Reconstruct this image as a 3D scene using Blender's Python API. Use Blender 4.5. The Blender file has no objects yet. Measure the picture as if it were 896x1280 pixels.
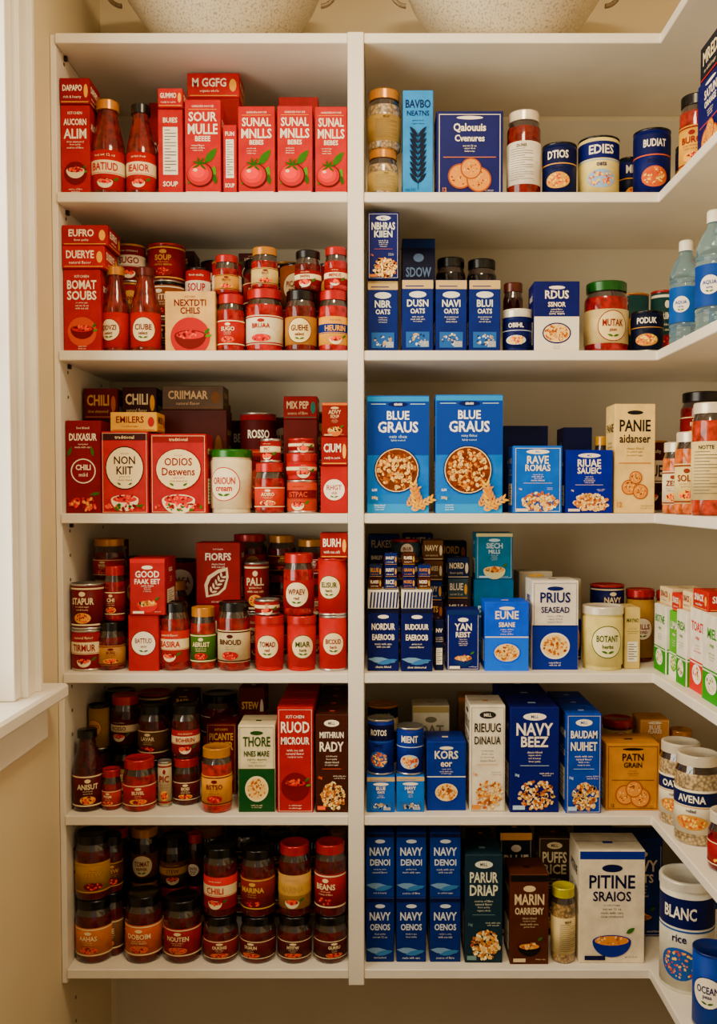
import bpy, bmesh, math, random
import numpy as np
random.seed(7)
# ------------------------------------------------------------------ camera model / measurements
F=1156.0; YC=-1.84; ZC=1.55; TH=math.radians(2.2); PX0=470.0; PY0=664.0
def conv(px,py,Y):
    a=(px-PX0)/F; b=-(py-PY0)/F
    t=(Y-YC)/(math.cos(TH)+b*math.sin(TH))
    return a*t, ZC+(-math.sin(TH)+b*math.cos(TH))*t
XL=-0.64; XR=0.862; XE=0.555; YB=0.35
D0,D1=-0.0557,-0.0239
ROWPX=[41,240,438,642,842,1020,1212]
SZ=[conv(448,p,0)[1] for p in ROWPX]
TK=0.0195
# ------------------------------------------------------------------ materials
_m={}
def lin(h):
    h=(h or '#b8b4aa').lstrip('#'); o=[]
    if len(h)==3: h=''.join(c*2 for c in h)
    for i in (0,2,4):
        c=int(h[i:i+2],16)/255; o.append(c/12.92 if c<=.04045 else ((c+.055)/1.055)**2.4)
    return o
def M(col,kind='ink'):
    k=(col,kind)
    if k in _m: return _m[k]
    m=bpy.data.materials.new(kind+'_'+col.strip('#')); m.use_nodes=True
    nt=m.node_tree; N=nt.nodes; L=nt.links; p=N['Principled BSDF']
    c=lin(col)
    if kind in('ink','card','lid','plastic','sauce'):
        l=.3*c[0]+.5*c[1]+.2*c[2]; c=[max(.0015,l+(x-l)*1.32) for x in c]; c=[min(1,x**1.36) for x in c]
    p.inputs['Base Color'].default_value=(*c,1)
    R=dict(ink=.6,card=.5,paint=.6,wood=.45,metal=.28,plastic=.25,sauce=.12,grain=.4,glass=.06,ceramic=.4,lid=.25,neck=.05)[kind]
    p.inputs['Roughness'].default_value=R
    if kind in('ink','card'): p.inputs['Specular IOR Level'].default_value=.14
    if kind=='metal': p.inputs['Metallic'].default_value=.9
    if kind=='lid': p.inputs['Metallic'].default_value=.25
    def ramp(tex_out,f0,f1,a,b):
        r=N.new('ShaderNodeValToRGB'); r.color_ramp.elements[0].position=f0; r.color_ramp.elements[1].position=f1
        r.color_ramp.elements[0].color=(*a,1); r.color_ramp.elements[1].color=(*b,1)
        L.new(tex_out,r.inputs[0]); L.new(r.outputs[0],p.inputs['Base Color']); return r
    tc=N.new('ShaderNodeTexCoord')
    if kind in('card','paint','wood','plastic','lid'):
        n=N.new('ShaderNodeTexNoise'); n.inputs['Scale'].default_value={'card':30,'paint':3,'wood':6}.get(kind,20)
        n.inputs['Detail'].default_value=4
        L.new(tc.outputs['Object'],n.inputs['Vector'])
        d={'paint':.95,'wood':.93}.get(kind,.76)
        ramp(n.outputs[0],.3,.7,[x*d for x in c],[min(1,x*1.06) for x in c])
        if kind=='paint':
            n2=N.new('ShaderNodeTexNoise'); n2.inputs['Scale'].default_value=180
            L.new(tc.outputs['Object'],n2.inputs['Vector'])
            b=N.new('ShaderNodeBump'); b.inputs['Strength'].default_value=.06
            L.new(n2.outputs[0],b.inputs['Height']); L.new(b.outputs[0],p.inputs['Normal'])
    if kind=='sauce':
        n=N.new('ShaderNodeTexNoise'); n.inputs['Scale'].default_value=70; n.inputs['Detail'].default_value=5
        L.new(tc.outputs['Object'],n.inputs['Vector'])
        ramp(n.outputs[0],.35,.7,[x*.3 for x in c],[min(1,x*1.15) for x in c])
        p.inputs['Specular IOR Level'].default_value=.1
        p.inputs['Coat Weight'].default_value=.8; p.inputs['Coat Roughness'].default_value=.02; p.inputs['Coat IOR'].default_value=1.45
    if kind=='neck':
        p.inputs['Coat Weight'].default_value=1; p.inputs['Coat Roughness'].default_value=.02; p.inputs['Transmission Weight'].default_value=.35
    if kind=='grain':
        v=N.new('ShaderNodeTexVoronoi'); v.inputs['Scale'].default_value=170
        L.new(tc.outputs['Object'],v.inputs['Vector'])
        ramp(v.outputs['Distance'],.1,.75,[min(1,x*1.2) for x in c],[x*.25 for x in c])
        p.inputs['Coat Weight'].default_value=1; p.inputs['Coat Roughness'].default_value=.03
    if kind=='glass':
        p.inputs['Transmission Weight'].default_value=.85; p.inputs['IOR'].default_value=1.3
    if kind=='ceramic':
        n=N.new('ShaderNodeTexNoise'); n.inputs['Scale'].default_value=260; n.inputs['Detail'].default_value=3
        L.new(tc.outputs['Object'],n.inputs['Vector'])
        ramp(n.outputs[0],.36,.48,[x*.5 for x in c],c)
    _m[k]=m; return m
# ------------------------------------------------------------------ mesh builder
PEND=[]
class MB:
    def __init__(s): s.v=[];s.f=[];s.mi=[];s.sm=[];s.n=0;s.mats=[];s.mk={}
    def mat(s,m):
        if m.name not in s.mk: s.mk[m.name]=len(s.mats); s.mats.append(m)
        return s.mk[m.name]
    def add(s,v,f,m,smooth=False):
        n=s.n; s.v.append(np.asarray(v,float).reshape(-1,3)); s.n+=len(s.v[-1])
        i=s.mat(m)
        for q in f: s.f.append([a+n for a in q]); s.mi.append(i); s.sm.append(smooth)
    def done(s,name,loc=(0,0,0),rz=0):
        me=bpy.data.meshes.new(name); me.from_pydata(np.concatenate(s.v).tolist(),[],s.f)
        for m in s.mats: me.materials.append(m)
        me.polygons.foreach_set('material_index',s.mi); me.polygons.foreach_set('use_smooth',s.sm)
        me.update(); o=bpy.data.objects.new(name,me); o.location=loc; o.rotation_euler=(0,0,rz)
        PEND.append(o); return o
def box(mb,x0,x1,y0,y1,z0,z1,m,bv=.0012):
    bm=bmesh.new(); bmesh.ops.create_cube(bm,size=1)
    for v in bm.verts:
        v.co.x=x0+(v.co.x+.5)*(x1-x0); v.co.y=y0+(v.co.y+.5)*(y1-y0); v.co.z=z0+(v.co.z+.5)*(z1-z0)
    if bv: bmesh.ops.bevel(bm,geom=bm.edges[:],offset=bv,segments=1,affect='EDGES')
    bm.verts.ensure_lookup_table()
    mb.add([v.co[:] for v in bm.verts],[[v.index for v in f.verts] for f in bm.faces],m); bm.free()
def lathe(mb,polys,seg=32):
    for p in polys:
        m,pts=p[0],p[1]; kn=p[2] if len(p)>2 else 0
        sg=seg*2 if kn else seg
        a=np.arange(sg)*2*math.pi/sg; V=[];Fc=[]
        for (r,z) in pts:
            rr=r*(1-kn*(np.arange(sg)%2)); V.append(np.stack([np.cos(a)*rr,np.sin(a)*rr,np.full(sg,z)],1))
        for k in range(len(pts)-1):
            for i in range(sg):
                j=(i+1)%sg; Fc.append([k*sg+i,k*sg+j,(k+1)*sg+j,(k+1)*sg+i])
        mb.add(np.concatenate(V),Fc,m,True)
# text
_t={}
def glyph(t,bold):
    k=(t,bold)
    if k in _t: return _t[k]
    cu=bpy.data.curves.new('t','FONT'); cu.body=t; cu.resolution_u=2 if len(t)<10 and bold else 1
    if bold: cu.offset=.022
    o=bpy.data.objects.new('t',cu); bpy.context.scene.collection.objects.link(o)
    dg=bpy.context.evaluated_depsgraph_get(); dg.update(); e=o.evaluated_get(dg); me=e.to_mesh()
    v=np.array([x.co[:2] for x in me.vertices]).reshape(-1,2); f=[list(p.vertices) for p in me.polygons]
    e.to_mesh_clear(); bpy.data.objects.remove(o); bpy.data.curves.remove(cu)
    if len(v)==0: _t[k]=None; return None
    mn=v.min(0); mx=v.max(0); asp=(mx[0]-mn[0])/max(.3,mx[1]-mn[1])
    v=(v-(mn+mx)/2)/(mx-mn)
    _t[k]=(v,f,asp); return _t[k]
SMALL=['organic whole','net wt 12 oz','slow simmered','finest quality','garden fresh','with sea salt','no added sugar','family recipe','natural flavor','ready to serve','hand picked','source of fibre','rich & hearty','serve warm','classic blend','made with care']
class Surf:
    def __init__(s,mb,fn,w,h,curved=False): s.mb=mb;s.fn=fn;s.w=w;s.h=h;s.c=curved;s.off=.0004
    def P(s,pts,f,col,mk='ink',ex=0):
        pts=np.asarray(pts,float)
        s.mb.add(s.fn((pts[:,0]-.5)*s.w,pts[:,1]*s.h,s.off+ex),f,M(col,mk)); s.off+=.00016 if s.c else .0001
    def r(s,u0,v0,u1,v1,c):
        n=max(1,int(abs(u1-u0)*14)) if s.c else 1
        us=np.linspace(u0,u1,n+1); p=[(u,v0) for u in us]+[(u,v1) for u in us]
        s.P(p,[[i,i+1,n+2+i,n+1+i] for i in range(n)],c)
    def e(s,cu,cv,ru,rv=None,c='#ffffff',lower=False,n=26):
        if rv is None: rv=ru*s.w/s.h
        rings=6 if s.c else 1; p=[(cu,cv)];f=[]
        rng=(math.pi,2*math.pi) if lower else (0,2*math.pi)
        for k in range(1,rings+1):
            for i in range(n+1):
                a=rng[0]+(rng[1]-rng[0])*i/n; p.append((cu+ru*k/rings*math.cos(a),cv+rv*k/rings*math.sin(a)))
        for i in range(n): f.append([0,1+i,2+i])
        for k in range(1,rings):
            b=1+(k-1)*(n+1); d=b+n+1
            for i in range(n): f.append([b+i,d+i,d+i+1,b+i+1])
        s.P(p,f,c)
    def t(s,t,cu,cv,mw,hh,c,bold=True):
        g=glyph(t,bold)
        if not g: return
        v,f,asp=g; H=hh*s.h; W=asp*H*(.86 if bold else 1); MW=mw*s.w
        if W>MW:
            if W*.72>MW: H*=MW/(W*.72)
            W=MW
        s.P(np.stack([cu+v[:,0]*W/s.w,cv+v[:,1]*H/s.h],1),f,c,'ink',.0006 if s.c else 0)
    def lines(s,cu,v,mw,n,dh,c):
        for i in range(n): s.t(random.choice(SMALL),cu,v-i*dh*1.5,mw,dh,c,False)
    def leaf(s,u,v,l,w,a,c):
        ca,sa=math.cos(a),math.sin(a); p=[]
        for q in [(0,0),(.25,.8),(.5,1),(.8,.6),(1,0),(.8,-.6),(.5,-1),(.25,-.8)]:
            x=q[0]*l; y=q[1]*w/2; p.append((u+(x*ca-y*sa)/s.w,v+(x*sa+y*ca)/s.h))
        s.P(p,[[0,1,2,3,4,5,6,7]],c,'ink',.0003 if s.c else 0)
    def frame(s,c,m=.035,t=.008):
        q=t*s.w/s.h; n=m*s.w/s.h
        s.r(m,n,1-m,n+q,c); s.r(m,1-n-q,1-m,1-n,c); s.r(m,n,m+t,1-n,c); s.r(1-m-t,n,1-m,1-n,c)
    def bits(s,cu,cv,ru,rv,n,cols,sz=.0035,box_=False):
        for c in cols:
            p=[];f=[]
            for _ in range(n//len(cols)):
                while 1:
                    x,y=random.uniform(-1,1),random.uniform(-1,1)
                    if box_ or x*x+y*y<.95: break
                q=sz*random.uniform(.6,1.2); b=len(p); r0=random.random()*3
                for k in range(6):
                    a=k*math.pi/3; X=q*math.cos(a);Y=q*.7*math.sin(a)
                    p.append((cu+x*ru+(X*math.cos(r0)-Y*math.sin(r0))/s.w,cv+y*rv+(X*math.sin(r0)+Y*math.cos(r0))/s.h))
                f.append([b+k for k in range(6)])
            s.P(p,f,c)
    def wheat(s,u,v,l,a,c):
        for k in range(6):
            q=k/6*l; uu=u+q*math.cos(a)/s.w; vv=v+q*math.sin(a)/s.h
            s.leaf(uu,vv,l*.28,l*.1,a+.55,c); s.leaf(uu,vv,l*.28,l*.1,a-.55,c)
    def bowl(s,cu,cv,r,cb,food):
        k=s.w/s.h
        s.e(cu,cv,r,r*k*.85,cb,lower=True); s.e(cu,cv,r,r*k*.33,cb); s.e(cu,cv+.004,r*.88,r*k*.25,food[0])
        s.bits(cu,cv+.01,r*.8,r*k*.24,24,food,.0035)
    def tomato(s,cu,cv,r):
        k=s.w/s.h
        s.e(cu,cv,r,r*k*.9,'#5a0804'); s.e(cu-r*.04,cv+r*k*.04,r*.93,r*k*.83,'#b81a10'); s.e(cu-r*.1,cv+r*k*.12,r*.74,r*k*.64,'#d42c1a'); s.e(cu-r*.16,cv+r*k*.18,r*.5,r*k*.42,'#ea4428'); s.e(cu-r*.35,cv+r*k*.34,r*.16,r*k*.12,'#fcd0bc')
        for a in (.3,1.1,1.9,2.7,3.6,5.6): s.leaf(cu,cv+r*k*.75,r*s.w*.6,r*s.w*.16,a,'#3f6b1d')
TAN=['#d9a05a','#b87830','#efd09a']; RED=['#c8301a','#8a1408','#e8763a']; CRM=['#f0dcae','#d8b478','#fbf0d0']
def art(S,kind,t,c1,c2,c3):
    t=list(t)+['','']
    if kind in('bowl','grain','plain','leafy','cookie','split') and random.random()<.5: S.frame(c2)
    if kind=='tomato':
        S.t('GARDEN HOUSE',.5,.94,.7,.022,c2,False); S.r(.1,.905,.9,.91,'#e8b84a'); S.t(t[0],.5,.83,.8,.1,c2); S.t(t[1],.5,.70,.84,.11,c2); S.t(t[2] or 'BEEEE',.5,.60,.7,.055,c2)
        S.lines(.36,.53,.5,3,.018,c2); S.leaf(.55,.34,S.w*.55,S.w*.22,.9,'#4f7a26'); S.leaf(.72,.16,S.w*.42,S.w*.2,1.3,'#6a9a30'); S.leaf(.86,.12,S.w*.3,S.w*.12,1.7,'#3f6b1d')
        S.leaf(.08,.12,S.w*.3,S.w*.13,1.0,'#4f7a26'); S.tomato(.42,.22,.38); S.r(.03,.015,.97,.04,c2); S.t('NET 14 OZ',.5,.028,.5,.015,c1,False)
    elif kind=='bowl':
        S.t('KITCHEN',.5,.92,.5,.03,c2,False); S.t(t[0],.5,.82,.8,.11,c2); S.t(t[1],.5,.69,.8,.11,c2); S.lines(.5,.6,.7,3,.022,c2)
        S.e(.5,.25,.4,None,c3); S.bowl(.5,.28,.32,'#7a1a10' if c3!='#7a1a10' else '#e8dcc0',RED); S.leaf(.78,.3,S.w*.16,S.w*.07,.8,'#4f7a26'); S.leaf(.8,.26,S.w*.14,S.w*.06,.2,'#6a9a30'); S.lines(.5,.07,.8,2,.018,c2)
    elif kind=='oval':
        S.r(.0,.9,1,.985,c3); S.t('traditional',.5,.94,.7,.04,c2,False); S.frame(c2,.02,.006)
        S.e(.5,.56,.42,.27,c3); S.e(.5,.56,.40,.255,c2); S.t('old style',.5,.735,.4,.03,c3,False); S.t(t[0],.5,.655,.6,.1,c3); S.t(t[1],.5,.53,.6,.10,c3); S.lines(.5,.45,.5,2,.025,c3); S.leaf(.42,.35,S.w*.1,S.w*.04,2.6,'#4f7a26'); S.leaf(.58,.35,S.w*.1,S.w*.04,.5,'#4f7a26')
        S.bowl(.5,.17,.3,'#efe2c8',RED); S.bits(.5,.08,.44,.05,36,RED+['#4f7a26'],.004)
    elif kind=='window':
        S.r(0,.5,1,1,'#10589e'); S.r(0,0,1,.16,'#1c8ac4'); S.r(0,0,1,.08,'#3aa4d4'); S.r(0,.96,1,1,'#3aa0d0')
        S.e(.5,.935,.16,.022,'#0a2a66'); S.t('GRAIN',.5,.935,.22,.02,'#ffffff'); S.r(.06,.935,.3,.94,'#cfe4f2'); S.r(.7,.935,.94,.94,'#cfe4f2')
        S.t(t[0],.5,.84,.56,.075,'#ffffff'); S.t(t[1],.5,.74,.8,.095,'#ffffff'); S.t(t[2] or 'whole grain loops',.5,.66,.7,.028,'#cfe4f2',False); S.t('lightly toasted',.5,.625,.5,.02,'#cfe4f2',False)
        S.e(.48,.37,.37,None,'#0a2a66'); S.e(.48,.37,.355,None,'#e8d8b8'); S.e(.48,.37,.34,None,'#7a4a20'); k=S.w/S.h
        S.bits(.48,.37,.315,.315*k,240,['#b87830','#d9a05a','#8a5020','#efd09a'],.0048); S.bits(.48,.37,.3,.3*k,60,['#5a3414'],.0016)
        S.wheat(.66,.06,.045,1.1,'#e0b050'); S.wheat(.8,.04,.055,1.7,'#efc868'); S.wheat(.92,.03,.05,2.0,'#d8a040'); S.wheat(.72,.03,.05,.5,'#e8bc58')
        S.t('390g',.12,.13,.14,.03,'#f5d75a'); S.lines(.2,.07,.3,3,.013,'#ffffff'); S.t('LUX',.12,.2,.13,.02,'#ffffff')
    elif kind=='split':
        S.r(0,0,1,.5,c2); S.r(0,.49,1,.505,c3); S.e(.5,.92,.18,.025,c3); S.t(t[0],.5,.82,.76,.12,c3); S.t(t[1],.5,.68,.7,.07,c3); S.lines(.5,.61,.7,3,.022,c3)
        S.e(.5,.27,.32,.15,c1); S.e(.5,.27,.29,.13,'#efd9a8'); S.bits(.5,.27,.26,.11,80,TAN,.0035); S.lines(.5,.08,.7,2,.018,c1)
    elif kind=='grain':
        S.e(.5,.92,.24,.035,c2); S.t('MILL',.5,.92,.3,.03,c1); S.t(t[0],.5,.8,.76,.12,c2); S.t(t[1],.5,.68,.76,.1,c2); S.lines(.5,.58,.72,4,.02,c2); S.r(.2,.45,.8,.454,c3)
        S.bits(.55,.17,.38,.14,150,CRM+TAN,.0042); S.t('1kg',.14,.36,.16,.035,c3); S.r(.05,.03,.3,.07,c3); S.lines(.75,.38,.4,2,.015,c2)
    elif kind=='snack':
        S.r(0,.0,1,.34,c2); S.r(0,.36,1,.38,c2); S.t(t[0],.5,.8,.8,.12,c2); S.t(t[1],.5,.66,.6,.06,c2); S.lines(.5,.57,.7,3,.025,c2); S.e(.5,.22,.3,.12,c1); S.bits(.5,.22,.24,.09,30,CRM+[c2],.003)
    elif kind=='cookie':
        S.e(.5,.93,.2,.02,c2); S.t(t[0],.5,.81,.78,.11,c2); S.t(t[1],.5,.69,.78,.08,c2); S.lines(.5,.6,.72,3,.022,c2); S.r(.1,.46,.9,.468,c3)
        for (u,v,r) in((.36,.24,.19),(.64,.2,.19),(.52,.33,.16)): S.e(u,v,r,None,'#a86a2c'); S.e(u,v,r*.88,None,'#dba562'); S.bits(u,v,r*.7,r*.7*S.w/S.h,18,['#8a5020','#efd09a'],.002)
        S.t('12',.12,.08,.12,.05,c3); S.lines(.8,.07,.3,2,.015,c2)
    elif kind=='wave':
        S.r(.0,.94,1,1,c3); S.t(t[0],.5,.72,.76,.13,c2); S.t(t[1],.5,.55,.72,.1,c2); S.lines(.5,.44,.7,2,.03,c2)
        S.leaf(.0,.2,S.w*.9,S.h*.1,-.12,'#8fa8c0'); S.leaf(.3,.12,S.w*.68,S.h*.08,.2,'#5f88b0'); S.e(.5,.88,.18,.03,c2); S.lines(.5,.07,.6,1,.035,c2)
    elif kind=='flap':
        S.r(0,.88,1,1,'#d0bc94'); S.r(.1,.91,.7,.925,c1); S.e(.5,.8,.28,.045,c2); S.t(t[0],.5,.68,.7,.1,c2); S.t(t[1],.5,.57,.64,.07,c2); S.lines(.5,.49,.7,3,.022,c2)
        S.r(.12,.06,.88,.28,'#4e74a8'); S.bits(.5,.17,.3,.08,26,['#dfe8f2','#24406f','#c8b48c'],.003)
        for i in range(10): S.r(.6+i*.026,.07,.612+i*.026,.15,'#e8e4da')
    elif kind=='nutri':
        S.t(t[0],.5,.88,.8,.06,c2); S.r(.2,.25,.8,.8,'#efe9dc')
        for i in range(14): S.r(.26,.76-i*.036,.74 if i%3 else .5,.768-i*.036,'#4a4a48')
        S.t(t[1],.5,.14,.7,.06,c2)
    elif kind=='side':
        S.t(t[0],.5,.8,.8,.08,c2); S.lines(.5,.66,.8,3,.025,c2); S.r(.15,.12,.85,.45,'#ebe5d8')
        for i in range(7): S.r(.22,.4-i*.04,.78 if i%2 else .6,.41-i*.04,'#444444')
    elif kind=='flat':
        S.t(t[0],.42,.62,.66,.36,c2); S.lines(.42,.26,.6,1,.13,c2); S.e(.88,.5,.07,.26,c3); S.r(.04,.06,.96,.09,c3)
    elif kind=='plain':
        S.r(.0,.93,1,1,c3); S.e(.5,.85,.16,.035,c2); S.t(t[0],.5,.73,.78,.12,c2); S.t(t[1],.5,.6,.76,.09,c2); S.lines(.5,.52,.7,4,.022,c2)
        S.bowl(.5,.2,.3,c3,TAN); S.r(.08,.03,.4,.07,c2); S.leaf(.72,.27,S.w*.16,S.w*.07,.6,'#4f7a26'); S.lines(.8,.06,.3,1,.02,c2)
    elif kind=='leafy':
        S.t('herb & grain',.5,.9,.6,.03,c2,False); S.t(t[0],.5,.78,.84,.12,c2); S.lines(.5,.66,.6,2,.03,c2)
        S.leaf(.22,.12,S.w*.85,S.w*.5,.95,c3); S.leaf(.27,.15,S.w*.7,S.w*.36,.95,'#7a2a1a')
        for k in range(5): S.leaf(.34+k*.06,.2+k*.06,S.w*.14,S.w*.05,.2,c3); S.leaf(.34+k*.06,.2+k*.06,S.w*.14,S.w*.05,1.7,c3)
        S.lines(.5,.05,.8,1,.025,c2)
    elif kind=='chilis':
        S.t('hot blend',.5,.93,.5,.025,c2,False); S.t(t[0],.5,.83,.8,.09,c2); S.lines(.5,.75,.7,2,.02,c2)
        S.e(.5,.46,.36,None,c2); S.e(.5,.46,.33,None,c1); S.t(t[1],.5,.5,.46,.06,c2); S.t('mild',.5,.42,.3,.04,c2,False)
        for (u,v,a,c) in((.06,.62,1.2,'#4f7a26'),(.8,.62,1.8,'#4f7a26'),(.1,.1,.7,'#c8301a'),(.25,.05,1.0,'#e8503a'),(.45,.05,.6,'#a81a10'),(.62,.06,1.3,'#c8301a'),(.85,.05,1.9,'#d8401f'),(.7,.2,.2,'#4f7a26')): S.leaf(u,v,S.w*.3,S.w*.09,a,c)
        S.bits(.5,.1,.44,.07,40,RED+['#e8b070'],.004)
    elif kind=='wheatbox':
        S.t(t[0],.5,.88,.84,.08,c2); S.t(t[1],.5,.79,.8,.05,c2); S.lines(.5,.72,.7,2,.02,c2)
        for k in range(9):
            v=.12+k*.055; S.leaf(.5,v,S.w*.45,S.w*.13,.9,c3); S.leaf(.5,v,S.w*.45,S.w*.13,2.24,c3)
        S.r(.49,.06,.51,.6,c3); S.t('oats 500',.24,.06,.36,.03,c2,False)
    elif kind=='label':
        S.r(-.3,.93,1.3,.97,c2); S.r(-.3,.03,1.3,.07,c2); S.e(.5,.82,.1,.06,c2); S.t(t[0],.5,.64,.7,.17,c2); S.lines(.5,.5,.66,2,.05,c2)
        S.e(.5,.22,.26,.13,c3); S.bits(.5,.22,.22,.1,24,RED,.0025)
    elif kind=='round':
        r=min(.42,.46*S.h/S.w); k=S.w/S.h
        S.e(.5,.5,r,None,c3); S.e(.5,.5,r*.94,None,c2)
        S.t(t[0],.5,.5+.1*r*2*k,r*1.35,r*.46*k,c3); S.t(t[1] or 'select',.5,.5-.14*r*2*k,r*1.0,r*.26*k,c3)
        S.leaf(.5,.5-.34*r*2*k,r*S.w*.4,r*S.w*.14,.3,'#4f7a26'); S.leaf(.5,.5-.34*r*2*k,r*S.w*.4,r*S.w*.14,2.8,'#4f7a26')
    elif kind=='band':
        S.r(-.3,.40,1.3,.74,c2); S.r(-.3,.42,1.3,.435,c1); S.t(t[0],.5,.58,.74,.2,c1); S.lines(.5,.87,.6,1,.07,c2); S.bowl(.5,.2,.22,'#efe2c8',RED); S.leaf(.74,.22,.012,.005,.7,'#4f7a26')
    elif kind=='canfood':
        S.r(-.5,.64,1.5,.95,c2); S.r(-.5,.6,1.5,.62,c3); S.t(t[0],.5,.8,.62,.17,'#f4eee0'); S.t(t[1],.5,.53,.5,.08,c2); S.e(.5,.26,.36,.17,c3); S.bits(.5,.26,.32,.14,54,['#e8a040','#c86a20','#f5d78a'],.003)
    elif kind=='nutl':
        S.t(t[0],.5,.9,.8,.07,c2)
        for i in range(14): S.r(.15,.82-i*.055,.85 if i%3 else .6,.83-i*.055,'#6a6660')
# ------------------------------------------------------------------ products
def mkbox(name,loc,w,d,h,col,kind,t,c2,c3,rz=0,side=None):
    mb=MB(); box(mb,-w/2,w/2,0,d,0,h,M(col,'card'))
    S=Surf(mb,lambda x,z,o:np.stack([x,np.full_like(x,-o),z],1),w*.985,h*.99)
    art(S,kind,t,col,c2,c3)
    sk=(side or 'side') if h>.06 else 'flat'
    S=Surf(mb,lambda x,z,o:np.stack([np.full_like(x,w/2+o),d/2+x,z],1),d*.94,h*.98); art(S,sk,t,col,c2,c3)
    S=Surf(mb,lambda x,z,o:np.stack([np.full_like(x,-w/2-o),d/2-x,z],1),d*.94,h*.98); art(S,sk,t,col,c2,c3)
    S=Surf(mb,lambda x,z,o:np.stack([x,z,np.full_like(x,h+o)],1),w*.98,d); S.r(0,.49,1,.505,'#3a3530'); S.r(.42,.38,.58,.49,c3)
    return mb.done(name,loc,rz)
def mkround(name,loc,R,H,style,lid,cont,lab,kind,t,c2,c3,ck='sauce',rz=0):
    mb=MB(); L=M(lid,'lid'); C=M(cont,ck) if ck!='can' else M(lab,'card')
    if style=='jar':
        hl=min(.018,.17*H); Hs=H-hl-.018 if H>.06 else H-hl-.008; G=M('#3a2c24','neck')
        lathe(mb,[(C,[(0,0),(R*.86,0),(R*.96,.002),(R,.007),(R,Hs),(R*.975,Hs+.004)]),(G,[(R*.975,Hs+.004),(R*.92,Hs+.009),(R*.85,H-hl-.002),(R*.84,H-hl)]),
          (L,[(R*.92,H-hl-.001),(R*.92,H-.002)],.025),(L,[(R*.92,H-.002),(R*.89,H),(R*.76,H),(R*.74,H-.0012),(0,H-.0012)]),(L,[(R*.8,H-hl-.001),(R*.92,H-hl-.001)])])
        z0,z1=.17*Hs,.80*Hs
    elif style=='bottle':
        lathe(mb,[(C,[(0,0),(R*.86,0),(R*.97,.003),(R,.009),(R,H*.50),(R*.96,H*.56),(R*.8,H*.68),(R*.62,H*.80),(R*.55,H*.88),(R*.55,H*.91)]),
          (L,[(R*.66,H*.9),(R*.66,H-.002)],.03),(L,[(R*.66,H-.002),(R*.6,H),(0,H)]),(L,[(R*.5,H*.9),(R*.66,H*.9)])]); z0,z1=.06*H,.46*H
    elif style=='can':
        G=M('#b8b4aa','metal')
        lathe(mb,[(G,[(0,.001),(R*.93,.001),(R*.95,0),(R,.0005),(R,.003),(R*.97,.0045)]),(C,[(R*.97,.0045),(R*.97,H-.0045)]),
          (L if lid else G,[(R*.97,H-.0045),(R,H-.003),(R,H-.0005),(R*.96,H),(R*.93,H-.003),(0,H-.003)])]); z0,z1=.006,H-.006
    else:
        hl=.016
        lathe(mb,[(C,[(0,0),(R*.88,0),(R*.9,.002),(R*.9,.01),(R*.95,H-hl)]),(L,[(R,H-hl),(R,H-.003)],.015),(L,[(R,H-.003),(R*.97,H),(R*.85,H),(R*.83,H-.002),(0,H-.002)]),(L,[(R*.9,H-hl),(R,H-hl)])]); z0,z1=.01,H-hl-.006
    RR=R*(.97 if style=='can' else .952 if style=='tub' else 1.0)+.0004
    lathe(mb,[(M(lab,'card'),[(RR-.0006,z0),(RR,z0),(RR,z1),(RR-.0006,z1)])],64)
    a=2*RR*.98
    S=Surf(mb,lambda x,z,o:np.stack([np.sin(x/RR)*(RR+o),-np.cos(x/RR)*(RR+o),z+z0],1),a,z1-z0,True)
    art(S,kind,t,lab,c2,c3); return mb.done(name,loc,rz)
def B(row,x0,x1,yt,name,col,kind,t,c2='#f4ead8',c3='#e8b84a',yf=.02,dp=.07,on=None,rz=None,side=None,reps=1):
    zb=on if on is not None else SZ[row]
    mid=(yt+ROWPX[row])/2; X0=conv(x0,mid,yf)[0]+.0008; X1=conv(x1,mid,yf)[0]-.0008; Z=conv(x0,yt,yf)[1]
    if X0<D0: X0=max(X0,XL+.0145); X1=min(X1,D0-.0016)
    h=max(.02,Z-zb); jit=on is None and reps==1 and yf<.05
    for k in range(reps):
        mkbox(name,((X0+X1)/2,yf+k*(dp+.003)+(random.uniform(0,.010) if jit else 0),zb+.0003),X1-X0,dp,h-.0006,col,kind,t,c2,c3,random.uniform(-.012,.012) if jit else (rz or 0),side)
    return zb+h
def J(row,x0,x1,yt,name,style,lid,cont,lab,kind,t,c2='#7a1a10',c3='#e8b84a',yf=.02,on=None,ck='sauce',rz=None):
    zb=on if on is not None else SZ[row]
    mid=(yt+ROWPX[row])/2; r=(conv(x1,mid,yf)[0]-conv(x0,mid,yf)[0])/2; Y=yf+r
    X0=conv(x0,mid,Y)[0]; X1=conv(x1,mid,Y)[0]; R=(X1-X0)/2-.0008; Z=conv(x0,yt,yf if yt<600 else Y)[1]; h=max(.03,Z-zb)
    xc=max((X0+X1)/2,XL+.0145+R)
    if xc<D0: xc=min(xc,D0-R-.001)
    if rz is None: rz=random.uniform(-.3,.3)
    mkround(name,(xc,Y,zb+.0003),R,h-.0006,style,lid,cont,lab,kind,t,c2,c3,ck,rz); return zb+h
BLK='#1a1512'; GOLD='#c8983f'; RL='#b81e18'; W='#f8f0e0'
RD='#b8141a'; RD2='#9a1218'; NV='#15286e'; NV2='#184092'; BL='#1565b4'; CR='#f0e2c2'
WORDS=['BEANS','CHILI','SOUP','SALSA','STEW','TOMAT','PICANTE','ROSSO','BASIL','GARLIC','SUGO','PEPPER','RAGU','LENTIL','MARINA']
BW=['NAVY','OATS','MILLS','BLUE','GRAIN','PRIMO','RICE','NORD','BARLEY','PUFFS','FLAKES']
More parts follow.
